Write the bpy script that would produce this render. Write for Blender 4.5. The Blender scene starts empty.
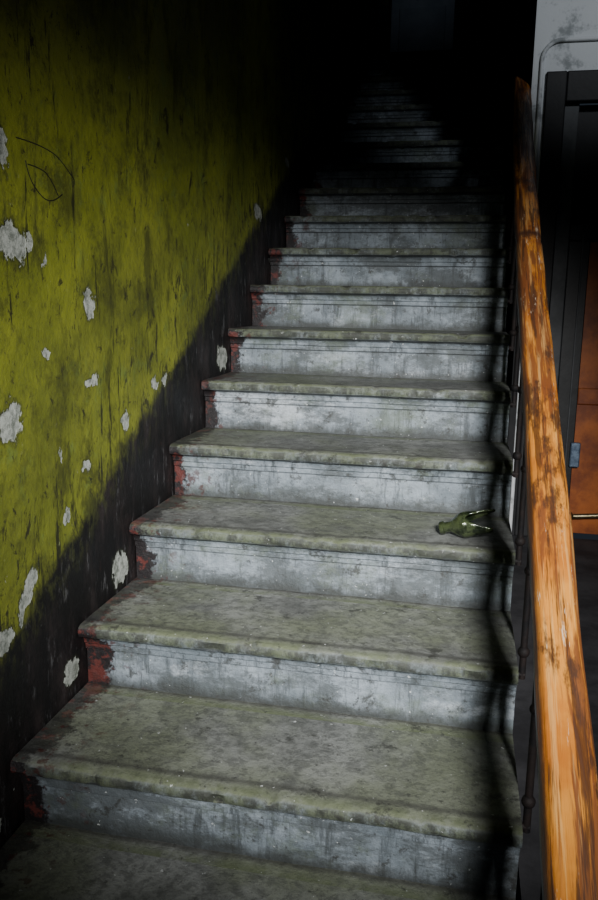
import bpy, bmesh, math, random
from mathutils import Vector, Matrix, noise
random.seed(7)
RISE=0.17; RUN=0.3142; W=1.0438
col=bpy.context.scene.collection
def link(o): col.objects.link(o); return o
def mobj(name,verts,faces,mat=None,smooth=None):
    me=bpy.data.meshes.new(name); me.from_pydata(verts,[],faces); me.update()
    bm=bmesh.new(); bm.from_mesh(me); bmesh.ops.recalc_face_normals(bm,faces=bm.faces); bm.to_mesh(me); bm.free()
    if smooth is not None:
        for p in me.polygons: p.use_smooth=True
        me.set_sharp_from_angle(angle=math.radians(smooth))
    o=link(bpy.data.objects.new(name,me))
    if mat: me.materials.append(mat)
    return o
def box(name,a,b,mat,bev=0.0,parent=None):
    x0,y0,z0=a;x1,y1,z1=b
    v=[(x0,y0,z0),(x1,y0,z0),(x1,y1,z0),(x0,y1,z0),(x0,y0,z1),(x1,y0,z1),(x1,y1,z1),(x0,y1,z1)]
    f=[(0,1,2,3),(4,5,6,7),(0,1,5,4),(1,2,6,5),(2,3,7,6),(3,0,4,7)]
    o=mobj(name,v,f,mat)
    if bev:
        m=o.modifiers.new("b",'BEVEL');m.width=bev;m.segments=2
    if parent: o.parent=parent
    return o
class N:
    def __init__(s,name):
        s.m=bpy.data.materials.new(name); s.m.use_nodes=True; s.t=s.m.node_tree; s.b=s.t.nodes["Principled BSDF"]
        s.obj=s.t.nodes.new("ShaderNodeTexCoord").outputs["Object"]
    def n(s,t,**k):
        x=s.t.nodes.new(t)
        for a,b in k.items(): setattr(x,a,b)
        return x
    def L(s,a,b): s.t.links.new(a,b)
    def put(s,sock,v):
        if isinstance(v,bpy.types.NodeSocket): s.L(v,sock)
        else: sock.default_value=v
    def math(s,op,a,b=0.0,c=None,clamp=False):
        x=s.n("ShaderNodeMath",operation=op,use_clamp=clamp); s.put(x.inputs[0],a); s.put(x.inputs[1],b)
        if c is not None: s.put(x.inputs[2],c)
        return x.outputs[0]
    def scale(s,vec,sc):
        x=s.n("ShaderNodeVectorMath",operation='MULTIPLY'); s.L(vec,x.inputs[0]); x.inputs[1].default_value=sc; return x.outputs[0]
    def noise(s,scale,detail=5,rough=.6,sc=(1,1,1),dist=0.0,off=(0,0,0)):
        v=s.scale(s.obj,sc)
        if off!=(0,0,0):
            a=s.n("ShaderNodeVectorMath",operation='ADD'); s.L(v,a.inputs[0]); a.inputs[1].default_value=off; v=a.outputs[0]
        x=s.n("ShaderNodeTexNoise"); s.L(v,x.inputs["Vector"]); x.inputs["Scale"].default_value=scale
        x.inputs["Detail"].default_value=detail; x.inputs["Roughness"].default_value=rough; x.inputs["Distortion"].default_value=dist
        return x.outputs["Fac"]
    def step(s,v,a,b,lo=0.0,hi=1.0):
        x=s.n("ShaderNodeMapRange",interpolation_type='SMOOTHSTEP'); s.put(x.inputs[0],v)
        for i,q in zip((1,2,3,4),(a,b,lo,hi)): s.put(x.inputs[i],q)
        return x.outputs[0]
    def mix(s,f,a,b,mode='MIX'):
        x=s.n("ShaderNodeMix",data_type='RGBA',blend_type=mode); s.put(x.inputs[0],f)
        for i,v in ((6,a),(7,b)):
            if isinstance(v,tuple): v=(*v,1.0)
            s.put(x.inputs[i],v)
        return x.outputs[2]
    def xyz(s):
        x=s.n("ShaderNodeSeparateXYZ"); s.L(s.obj,x.inputs[0]); return x.outputs
    def bump(s,h,st=.4,d=.01):
        x=s.n("ShaderNodeBump"); s.put(x.inputs["Height"],h); x.inputs["Strength"].default_value=st; x.inputs["Distance"].default_value=d
        s.L(x.outputs[0],s.b.inputs["Normal"])
    def out(s,c,rough=.7,spec=.4):
        s.put(s.b.inputs["Base Color"],(*c,1.0) if isinstance(c,tuple) else c); s.put(s.b.inputs["Roughness"],rough); s.b.inputs["Specular IOR Level"].default_value=spec
        return s.m
# peeled plaster patches on the left wall: (y, z, half width, half height, tilt) in metres
PATCH=[(0.114,1.232,0.048,0.038,0),(0.178,1.236,0.016,0.016,0),(0.091,1.403,0.018,0.037,0),(0.071,0.876,0.04,0.038,0),
(0.429,1.114,0.027,0.038,0.2),(0.437,0.926,0.027,0.017,0),(0.105,0.50,0.020,0.065,-0.6),(0.015,0.429,0.029,0.023,-0.5),
(0.228,1.009,0.013,0.013,0),(0.391,0.723,0.016,0.019,0),(0.625,0.803,0.026,0.024,0),(0.842,0.882,0.032,0.015,0),
(0.923,0.889,0.025,0.016,0),(0.288,0.626,0.01,0.014,0),(0.569,0.402,0.05,0.045,-0.2),(0.278,0.236,0.036,0.035,0),
(1.506,0.915,0.060,0.041,0),(2.021,1.494,0.067,0.028,0),(2.563,1.784,0.044,0.019,0),(-0.041,0.06,0.014,0.019,0),(0.267,0.773,0.009,0.01,0),(0.231,1.2,0.008,0.011,0)]
def wall_mat():
    s=N("peeling_green_paint"); X,Y,Z=s.xyz()
    big=s.noise(2.2,6,.65); fine=s.noise(45,4,.6); drip=s.noise(8,6,.75,(1,1,.3),dist=.4); d2=s.noise(26,5,.75,(1,1,.11),off=(3,1,7)); bl=s.noise(6,8,.75,off=(9,2,1))
    bn=s.math('MULTIPLY',s.math('SUBTRACT',s.noise(7,9,.82,off=(1,8,3)),.5),.17)
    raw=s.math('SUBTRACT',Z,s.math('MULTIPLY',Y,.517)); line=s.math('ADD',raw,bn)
    near=s.step(raw,.40,.85,1,0)
    c=s.mix(s.step(big,.35,.65),(.18,.205,.020),(.30,.325,.032))
    c=s.mix(s.step(bl,.54,.68,0,.5),c,(.14,.25,.075))
    c=s.mix(s.step(s.noise(5,9,.82,off=(1,9,1)),.48,.62,0,.75),c,(.075,.080,.015))
    c=s.mix(s.step(drip,.52,.66,0,.75),c,(.045,.05,.012))
    dd=s.math('ADD',d2,s.math('MULTIPLY',near,.035))
    c=s.mix(s.step(dd,.60,.66,0,.9),c,(.016,.016,.009))
    sc=s.math('ADD',s.noise(15,8,.8,(1,1,.55),dist=.8,off=(5,5,5)),s.math('MULTIPLY',near,.04))
    c=s.mix(s.step(sc,.585,.63,0,.9),c,(.020,.017,.012))
    c=s.mix(s.step(s.noise(40,6,.8,(1,1,.5),dist=1.2,off=(25,5,5)),.585,.64,0,.85),c,(.03,.022,.014))
    c=s.mix(s.step(s.noise(30,8,.8,(1,1,.8),off=(15,5,2)),.62,.68,0,.6),c,(.40,.44,.22))
    c=s.mix(s.step(s.noise(1.6,6,.7,off=(8,2,6)),.46,.66,0,.5),c,(.05,.055,.014))
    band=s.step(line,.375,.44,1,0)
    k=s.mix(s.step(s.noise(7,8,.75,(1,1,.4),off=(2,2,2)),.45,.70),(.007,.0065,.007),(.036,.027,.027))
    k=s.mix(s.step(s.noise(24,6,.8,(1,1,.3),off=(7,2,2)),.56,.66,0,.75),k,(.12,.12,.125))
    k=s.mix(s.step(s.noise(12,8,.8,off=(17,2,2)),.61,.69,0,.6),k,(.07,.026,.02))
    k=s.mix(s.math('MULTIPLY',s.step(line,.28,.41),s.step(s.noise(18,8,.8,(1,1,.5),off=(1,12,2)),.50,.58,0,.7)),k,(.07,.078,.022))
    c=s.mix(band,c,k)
    dist=s.n("ShaderNodeTexNoise"); s.L(s.obj,dist.inputs["Vector"]); dist.inputs["Scale"].default_value=30; dist.inputs["Detail"].default_value=4; dist.inputs["Roughness"].default_value=.6
    sb=s.n("ShaderNodeVectorMath",operation='SUBTRACT'); s.L(dist.outputs["Color"],sb.inputs[0]); sb.inputs[1].default_value=(.5,.5,.5)
    ad=s.n("ShaderNodeVectorMath",operation='MULTIPLY_ADD'); s.L(sb.outputs[0],ad.inputs[0]); ad.inputs[1].default_value=(0,.08,.08); s.L(s.obj,ad.inputs[2])
    fl=s.n("ShaderNodeVectorMath",operation='MULTIPLY'); s.L(ad.outputs[0],fl.inputs[0]); fl.inputs[1].default_value=(0,1,1)
    cur=None
    for (y,z,ry,rz,a) in PATCH:
        mp=s.n("ShaderNodeMapping",vector_type='TEXTURE'); s.L(fl.outputs[0],mp.inputs[0])
        mp.inputs[1].default_value=(0,y,z); mp.inputs[2].default_value=(a,0,0); mp.inputs[3].default_value=(1,ry,rz)
        ln=s.n("ShaderNodeVectorMath",operation='LENGTH'); s.L(mp.outputs[0],ln.inputs[0])
        cur=ln.outputs["Value"] if cur is None else s.math('MINIMUM',cur,ln.outputs["Value"])
    pm=s.step(cur,.92,1.08,1,0)
    pm=s.math('MAXIMUM',pm,s.step(s.noise(24,4,.65,off=(11,4,6)),.71,.73))
    rim=s.step(cur,1.0,1.4,1,0)
    c=s.mix(s.math('MULTIPLY',rim,.55),c,(.02,.025,.012))
    pl=s.mix(s.step(s.noise(32,6,.8,off=(3,3,1)),.38,.58),(.20,.22,.19),(.55,.58,.53))
    c=s.mix(pm,c,pl)
    h=s.math('ADD',s.math('MULTIPLY',s.noise(9,8,.7),.8),s.math('MULTIPLY',pm,-.5)); h=s.math('ADD',h,s.math('MULTIPLY',fine,.12))
    s.bump(h,.6,.014)
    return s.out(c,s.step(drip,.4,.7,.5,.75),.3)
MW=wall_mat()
def stone():
    s=N("weathered_stone"); X,Y,Z=s.xyz()
    g=s.n("ShaderNodeNewGeometry"); sn=s.n("ShaderNodeSeparateXYZ"); s.L(g.outputs["Normal"],sn.inputs[0]); up=s.step(sn.outputs[2],.35,.85)
    m1=s.noise(5,8,.75); m2=s.noise(38,6,.75); m3=s.noise(2.2,5,.6,off=(4,4,1)); dr=s.noise(26,6,.8,(1,1,.12)); wide=s.noise(3,8,.8,(.5,1,1),off=(0,3,0))
    r=s.mix(s.step(m1,.35,.65),(.14,.17,.195),(.31,.36,.41)); r=s.mix(s.step(dr,.49,.65,0,.85),r,(.055,.065,.072))
    r=s.mix(s.step(wide,.53,.66,0,.6),r,(.60,.65,.70))
    r=s.mix(s.step(s.noise(4,8,.8,(.7,1,1.5),off=(5,3,5)),.45,.58,0,.8),r,(.065,.075,.078))
    r=s.mix(s.step(s.noise(2.6,7,.8,(.8,1,1),off=(15,3,2)),.50,.64,0,.5),r,(.12,.15,.10))
    t=s.mix(s.step(m1,.35,.65),(.12,.125,.12),(.25,.26,.25)); t=s.mix(s.step(m3,.42,.60,0,.5),t,(.155,.18,.095)); t=s.mix(s.step(m2,.45,.60,0,.5),t,(.05,.052,.048))
    c=s.mix(up,r,t)
    fy=s.math('FRACT',s.math('ADD',s.math('DIVIDE',Y,RUN),10.0)); fz=s.math('FRACT',s.math('ADD',s.math('DIVIDE',Z,RISE),10.004))
    nose=s.step(fy,.0,.14,1,0); ntop=s.step(fz,.80,.86); nu=s.math('SUBTRACT',1.0,up)
    nz=s.step(s.noise(9,8,.8,off=(1,4,8)),.40,.56,.15,.8)
    nn=s.math('MULTIPLY',s.math('MAXIMUM',s.math('MULTIPLY',nose,up),s.math('MULTIPLY',ntop,nu)),nz)
    c=s.mix(nn,c,(.12,.142,.075))
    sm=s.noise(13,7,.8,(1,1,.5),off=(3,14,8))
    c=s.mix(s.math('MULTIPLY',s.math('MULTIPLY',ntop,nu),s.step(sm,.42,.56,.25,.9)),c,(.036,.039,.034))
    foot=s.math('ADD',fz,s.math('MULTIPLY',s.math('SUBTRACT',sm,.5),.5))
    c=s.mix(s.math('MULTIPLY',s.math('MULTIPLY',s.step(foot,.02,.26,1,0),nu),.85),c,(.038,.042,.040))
    c=s.mix(s.math('MULTIPLY',s.math('MULTIPLY',s.math('MULTIPLY',s.step(fz,.76,.79),s.step(fz,.82,.85,1,0)),nu),.75),c,(.026,.028,.030))  # shadow line under the nosing, painted into the stone colour
    c=s.mix(s.math('MULTIPLY',s.math('MULTIPLY',s.step(s.math('ABSOLUTE',s.math('SUBTRACT',fz,.555)),.008,.026,1,0),nu),.55),c,(.03,.032,.034))  # thin shade line painted beneath the lower fillet
    c=s.mix(s.math('MULTIPLY',s.step(s.math('ABSOLUTE',s.math('SUBTRACT',fy,.13)),.0,.05,.7,0),up),c,(.05,.05,.045))
    c=s.mix(s.step(s.noise(70,3,.6,off=(3,3,3)),.685,.73,0,.7),c,(.65,.68,.68))
    c=s.mix(s.step(s.noise(16,7,.75,off=(8,3,3)),.57,.66,0,.8),c,(.036,.036,.032))
    c=s.mix(s.step(s.noise(55,5,.75,(1,1,1),off=(8,13,3)),.59,.68,0,.75),c,(.04,.04,.037))
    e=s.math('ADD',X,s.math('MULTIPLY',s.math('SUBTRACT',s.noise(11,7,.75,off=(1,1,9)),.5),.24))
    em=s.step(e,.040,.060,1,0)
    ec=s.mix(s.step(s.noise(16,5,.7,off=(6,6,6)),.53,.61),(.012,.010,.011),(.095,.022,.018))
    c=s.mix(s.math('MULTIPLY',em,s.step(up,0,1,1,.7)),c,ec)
    e2=s.step(e,.05,.20,1,0); c=s.mix(s.math('MULTIPLY',e2,s.step(s.noise(22,5,.7,off=(2,7,6)),.56,.63,0,.8)),c,(.065,.021,.017))
    h=s.math('ADD',s.math('MULTIPLY',m2,.4),m1); s.bump(h,.65,.014)
    return s.out(c,.6,.4)
MS=stone()
def wood():
    s=N("worn_orange_wood"); X,Y,Z=s.xyz()
    g1=s.noise(34,6,.65,(1,.05,1),dist=.8); g2=s.noise(95,5,.65,(1,.03,1)); b=s.noise(4,5,.6); kn=s.noise(12,6,.75,(1,.3,1),off=(4,4,4))
    c=s.mix(s.step(b,.38,.62),(.34,.105,.012),(.50,.20,.028))
    c=s.mix(s.step(g1,.45,.54,0,.9),c,(.12,.034,.008)); c=s.mix(s.step(g2,.53,.63,0,.45),c,(.58,.33,.11))
    c=s.mix(s.step(s.noise(60,5,.7,(1,.04,1),off=(7,7,7)),.50,.58,0,.85),c,(.045,.017,.007))
    c=s.mix(s.step(kn,.53,.63,0,.85),c,(.038,.016,.008))
    c=s.mix(s.step(s.noise(60,5,.75,(1,.10,1),off=(9,4,4)),.62,.68,0,.65),c,(.62,.52,.38))
    side_shade=s.step(X,-.037,-.022,1,0); c=s.mix(s.math('MULTIPLY',side_shade,s.step(kn,.35,.55,.6,.95)),c,(.03,.013,.007))  # shade of the side groove painted dark along the rail's left edge; joint ring
    jt=s.math('ABSOLUTE',s.math('SUBTRACT',Y,1.37)); c=s.mix(s.step(jt,.0,.03,.9,0),c,(.04,.015,.008))
    h=s.math('ADD',g1,s.math('MULTIPLY',g2,.5)); s.bump(h,.8,.006)
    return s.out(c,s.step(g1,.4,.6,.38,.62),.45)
def simple(name,a,b,sc=6,rough=.7,metal=0,spec=.4,bs=.3,lo=.35,hi=.65):
    s=N(name); n=s.noise(sc,7,.7); c=s.mix(s.step(n,lo,hi),a,b); s.bump(n,bs,.008); s.b.inputs["Metallic"].default_value=metal
    return s.out(c,rough,spec)
MI=simple("dark_iron",(.006,.006,.007),(.016,.011,.010),25,.7,.2,spec=.25)
MF=simple("dirty_floor",(.020,.020,.023),(.05,.05,.055),5,.75)
MP=simple("white_plaster",(.30,.32,.33),(.66,.68,.70),5,.8,lo=.36,hi=.48,bs=.6)
MK=simple("black_paint",(.005,.005,.006),(.012,.012,.014),8,.6)
MG=simple("grey_paint",(.04,.044,.048),(.08,.084,.09),6,.6)
MDK=simple("dark_door_paint",(.006,.007,.008),(.016,.018,.020),6,.5)
MO=simple("rust_orange_paint",(.19,.042,.009),(.44,.12,.020),5,.5)
MB=simple("blue_steel",(.06,.09,.14),(.16,.22,.30),20,.4,.5)
MBR=simple("old_brass",(.15,.12,.07),(.35,.30,.18),20,.35,.9)
MD=simple("dark_wall_paint",(.02,.022,.024),(.04,.04,.042),4,.8)
MDS=simple("stairwell_black",(.008,.009,.010),(.018,.018,.02),4,.8)
MDB=simple("pale_door_paint",(.30,.36,.44),(.42,.48,.56),4,.6)
# ---------- room shell
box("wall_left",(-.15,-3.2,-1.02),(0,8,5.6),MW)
box("wall_end",(0.002,6.96,3.07),(1.118,7.1,5.6),MD)
box("wall_stairwell",(1.12,2.6,0),(1.25,8,5.6),MDS)
box("ceiling",(-.15,-3.2,5.6),(3.2,8,5.7),MD)
box("floor_lower",(0,-3.2,-1.12),(1.05,-1.83,-1.02),MF)
box("floor",(1.055,-3.2,-.16),(3.05,2.6,0),MF)
box("wall_right",(3.05,-3.2,-.16),(3.2,2.8,5.6),MD)
wf=bpy.data.objects.new("wall_front",None); link(wf)
box("pier_lower",(1.12,2.583,0),(1.20,2.6,1.45),MDS,parent=wf)  # lower pier, darker than the plaster above it
box("pier",(1.12,2.585,1.45),(1.20,2.6,2.15),MP,parent=wf)
box("lintel",(1.12,2.585,2.15),(3.05,2.8,5.6),MP,parent=wf)
box("pier_right",(2.25,2.585,0),(3.05,2.8,2.15),MP,parent=wf)
# ---------- staircase
prof=[]
n0,n1=-5,18
REL=[(.045,0),(.045,.03),(.045,.06),(.045,.088),(.045,.093),(.038,.096),(.0365,.110),(.031,.114),(.0305,.120),(.026,.129),(.018,.136),(.012,.1375),(.004,.140),(.0005,.147),(0,.154),(.0015,.161),(.006,.1665),(.014,.170),(.05,.170),(.12,.170),(.20,.170),(.28,.170)]
for n in range(n0,n1+1):
    y0=(n-1)*RUN; z0=(n-1)*RISE
    prof+= [(y0+a,z0+b) for a,b in REL]
prof.append((6.95,n1*RISE))
NX=110; V=[];Fc=[]
X0=.003
for i in range(NX+1):
    x=X0+(W-X0)*i/NX
    for (y,z) in prof:
        p=Vector((x,y,z)); a=noise.noise(p*7)*.003+noise.noise(p*25)*.0014
        q=(y+.0001)%RUN; fzz=((z+.0001)%RISE)/RISE
        chip=0
        if q<.03 and (fzz>.80 or fzz<.02):
            c=noise.noise(Vector((x*24,y*3,z*30))); chip=.014*max(0,c-.25)/.5
        V.append((x,y+a*.7+chip,z+a*.5-chip*.6))
P=len(prof)
for i in range(NX):
    for j in range(P-1): Fc.append((i*P+j,(i+1)*P+j,(i+1)*P+j+1,i*P+j+1))
b=len(V); zb=-1.02; ye=6.95
V+=[(X0,prof[0][0],zb),(X0,ye,zb),(W,prof[0][0],zb),(W,ye,zb)]
Fc.append(tuple([NX*P+j for j in range(P)]+[b+3]+[b+2]))
Fc.append(tuple([j for j in range(P)]+[b+1]+[b+0]))
mobj("staircase",V,Fc,MS,smooth=34)
# ---------- handrail
def rail_c(y):
    return Vector((1.06+ (0.022*((y-.9)/1.7)**2 if y>.9 else 0),y,.664+.541*y))
ang=math.atan(.541); rot=Matrix.Rotation(ang,4,'X')
hr=bpy.data.objects.new("handrail",None); link(hr)
org=rail_c(0); inv=rot.inverted()
pr=[]
for k in range(32):
    a=2*math.pi*k/32; c,s_=math.cos(a),math.sin(a)
    x=.0385*math.copysign(abs(c)**.7,c); z=.030*math.copysign(abs(s_)**.75,s_)
    if -.35<s_<-.0: x*=.90
    pr.append((x,z))
V=[];Fc=[];NS=200
for i in range(NS+1):
    y=-1.75+ (3.35+1.75)*i/NS
    c=inv@(rail_c(y)-org)
    pin=1-.12*math.exp(-((y-1.19)/.014)**2)+.03*noise.noise(Vector((y*4,0,0)))
    for k,(x,z) in enumerate(pr):
        w=.0022*noise.noise(Vector((x*45,y*8,z*45)))
        V.append((c.x+x*pin+w,c.y,c.z+z*pin+w))
K=32
for i in range(NS):
    for k in range(K):
        Fc.append((i*K+k,i*K+(k+1)%K,(i+1)*K+(k+1)%K,(i+1)*K+k))
Fc.append(tuple(range(K)));Fc.append(tuple(NS*K+k for k in range(K)))
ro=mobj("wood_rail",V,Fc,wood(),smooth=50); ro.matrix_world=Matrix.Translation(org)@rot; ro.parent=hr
def cyl(bm,p,q,r,seg=10,r2=None):
    p=Vector(p);q=Vector(q);d=q-p
    m=Matrix.Translation((p+q)/2)@d.to_track_quat('Z','Y').to_matrix().to_4x4()
    bmesh.ops.create_cone(bm,cap_ends=True,segments=seg,radius1=r,radius2=r if r2 is None else r2,depth=d.length,matrix=m)
def bobj(name,bm,mat,parent=None,smooth=True):
    me=bpy.data.meshes.new(name); bm.to_mesh(me); bm.free(); me.materials.append(mat)
    if smooth:
        for p in me.polygons:p.use_smooth=True
        me.set_sharp_from_angle(angle=math.radians(40))
    o=link(bpy.data.objects.new(name,me)); 
    if parent:o.parent=parent
    return o
bm=bmesh.new()
for n in range(-3,12):
    y=(n-1)*RUN+.10
    rc=rail_c(y); zs=n*RISE-.06
    if n<1: zs=max(zs,.0)
    xb=1.060
    cyl(bm,(xb,y,zs),(rc.x,y,rc.z-.02),.008)
    if n>=1:
        cyl(bm,(W+.001,y,n*RISE-.05),(xb+.006,y,n*RISE-.05),.008)
        bmesh.ops.create_uvsphere(bm,u_segments=12,v_segments=8,radius=.014,matrix=Matrix.Translation((xb,y,n*RISE+.005)))
        bmesh.ops.create_uvsphere(bm,u_segments=12,v_segments=8,radius=.012,matrix=Matrix.Translation((xb,y,n*RISE+.2)))
for i in range(40):
    ya=-1.7+i*5.0/40; yb=ya+5.0/40
    a=rail_c(ya);b_=rail_c(yb); a.z-=.034;b_.z-=.034
    cyl(bm,a,b_,.008,8)
bobj("iron_balusters",bm,MI,hr)
# ---------- broken bottle
s=N("green_bottle_glass"); gn=s.noise(30,4,.6); s.bump(gn,.5,.012); s.b.inputs["Metallic"].default_value=.35
MGl=s.out(s.mix(s.step(gn,.4,.62),(.010,.016,.008),(.06,.08,.035)),.14,1.0)
seg=44; RB=.036; rings=[(0,.0145),(.003,.018),(.012,.018),(.014,.0145),(.030,.015),(.039,.021),(.049,.028),(.058,.033),(.066,RB)]
V=[];Fc=[]
for (l,r) in rings:
    for k in range(seg):
        a=2*math.pi*k/seg; V.append((l,r*math.cos(a),r*math.sin(a)))
for e in range(1,9):
    for k in range(seg):
        a=2*math.pi*k/seg
        L=.006+.078*max(0,math.cos(a-1.0))**3.4+.070*max(0,math.cos(a+2.55))**3.0+.012*abs(noise.noise(Vector((math.cos(a)*5,math.sin(a)*5,0))))
        V.append((.066+L*e/8,RB*math.cos(a)*(1-.015*e),RB*math.sin(a)*(1-.015*e)))
R=len(V)//seg
for i in range(R-1):
    for k in range(seg): Fc.append((i*seg+k,i*seg+(k+1)%seg,(i+1)*seg+(k+1)%seg,(i+1)*seg+k))
bo=mobj("broken_bottle",V,Fc,MGl,smooth=60)
m=bo.modifiers.new("s",'SOLIDIFY');m.thickness=.005;m.offset=-1
bo.location=(.850,.745,.51+.0205); bo.rotation_euler=(0,math.radians(-14),math.radians(-8))
# ---------- door in passage
d=bpy.data.objects.new("door_1",None);link(d)
box("casing_left",(1.18,2.565,0),(1.27,2.62,2.15),MK,.006,d)
box("jamb",(1.27,2.60,0),(1.335,2.64,2.02),MG,.004,d)
box("casing_top",(1.27,2.565,2.02),(2.25,2.62,2.15),MK,.006,d)
box("transom",(1.335,2.64,1.50),(2.25,2.66,2.02),MK,.004,d)
box("transom_rail",(1.335,2.60,1.42),(2.25,2.66,1.50),MDK,.006,d)
box("stile",(1.335,2.60,0.02),(1.43,2.65,1.42),MDK,.004,d)
box("edge_strip",(1.392,2.592,0.02),(1.400,2.602,1.45),MG,.002,d)
box("stile_right",(2.15,2.60,0.02),(2.25,2.65,1.42),MDK,.004,d)
box("panel",(1.43,2.625,.02),(2.15,2.645,1.42),MO,.003,d)
box("panel_rail",(1.43,2.612,.66),(2.15,2.64,.74),MO,.006,d)
box("lock",(1.412,2.572,.36),(1.458,2.602,.48),MB,.006,d)
bm=bmesh.new(); cyl(bm,(1.43,2.56,.12),(1.58,2.56,.135),.012,14); cyl(bm,(1.44,2.56,.12),(1.44,2.62,.12),.011,14); bmesh.ops.create_uvsphere(bm,u_segments=14,v_segments=10,radius=.022,matrix=Matrix.Translation((1.43,2.56,.12)))
bobj("handle",bm,MBR,d)
bm=bmesh.new(); pts=[(1.158,2.575,.0),(1.158,2.575,2.20)]
for k in range(1,9):
    a=math.pi-k*math.pi/16; pts.append((1.238+.08*math.cos(a),2.575,2.20+.08*math.sin(a)))
pts.append((3.0,2.575,2.28))
for a,b_ in zip(pts,pts[1:]): cyl(bm,a,b_,.009,10)
bobj("wall_conduit",bm,MP)
d2=bpy.data.objects.new("door_2",None);link(d2)
box("leaf",(.02,6.915,3.065),(.62,6.955,5.0),MDB,.005,d2)
for z0,z1 in ((3.2,3.9),(4.05,4.85)):
    box("raised_panel",(.10,6.90,z0),(.54,6.92,z1),MDB,.01,d2)
# graffiti strokes drawn on the left wall
cu=bpy.data.curves.new("wall_graffiti",'CURVE');cu.dimensions='3D';cu.bevel_depth=.0010
SW=[[(.14,1.436),(.188,1.438),(.255,1.436),(.318,1.427),(.38,1.389)],[(.173,1.398),(.182,1.371),(.211,1.345),(.25,1.328),(.293,1.335),(.321,1.351)],[(.18,1.392),(.223,1.393),(.271,1.382),(.303,1.345)]]
for st in SW:
    sp_=cu.splines.new('NURBS');sp_.points.add(len(st)-1);sp_.use_endpoint_u=True;sp_.order_u=3
    for q,(y,z) in zip(sp_.points,st): q.co=(.0005,y,z,1)
go=link(bpy.data.objects.new("wall_graffiti",cu));cu.materials.append(MK)
# ---------- lights
def lamp(name,typ,loc,tgt,e,colr,**k):
    l=bpy.data.lights.new(name,typ);l.energy=e;l.color=colr
    for a,b_ in k.items(): setattr(l,a,b_)
    o=link(bpy.data.objects.new(name,l));o.location=loc;o.rotation_euler=(Vector(tgt)-Vector(loc)).to_track_quat('-Z','Y').to_euler();return o
lamp("key_lamp",'SPOT',(1.36,-2.6,1.95),(.57,.84,.63),1400,(1,.99,.97),spot_size=math.radians(38),spot_blend=1.0,shadow_soft_size=.2)
lamp("passage_fill",'SPOT',(1.9,.6,2.9),(1.42,2.6,2.42),62,(.9,.95,1),spot_size=math.radians(32),spot_blend=.8,shadow_soft_size=.1)  # added fill with no visible source, brightens the plaster above the door
lamp("landing_fill",'SPOT',(.6,5.2,4.9),(.35,6.9,4.3),3,(.8,.9,1),spot_size=math.radians(50),spot_blend=1,shadow_soft_size=.1)  # added fill, faintly brightens the door on the end wall
w=bpy.data.worlds.new("world");bpy.context.scene.world=w;w.use_nodes=True
w.node_tree.nodes["Background"].inputs[0].default_value=(.45,.6,.8,1);w.node_tree.nodes["Background"].inputs[1].default_value=.03
# ---------- camera
cam=bpy.data.cameras.new("camera");cam.sensor_fit='VERTICAL';cam.sensor_height=36;cam.lens=31.735
co=link(bpy.data.objects.new("camera",cam))
R_=Vector((.9787,.2047,.0168));U_=Vector((-.0541,.1781,.9825));F_=Vector((-.1981,.9625,-.1854))
co.matrix_world=Matrix(((R_.x,U_.x,-F_.x,.8912),(R_.y,U_.y,-F_.y,-1.3612),(R_.z,U_.z,-F_.z,1.1292),(0,0,0,1)))
cam.clip_start=.02
bpy.context.scene.camera=co
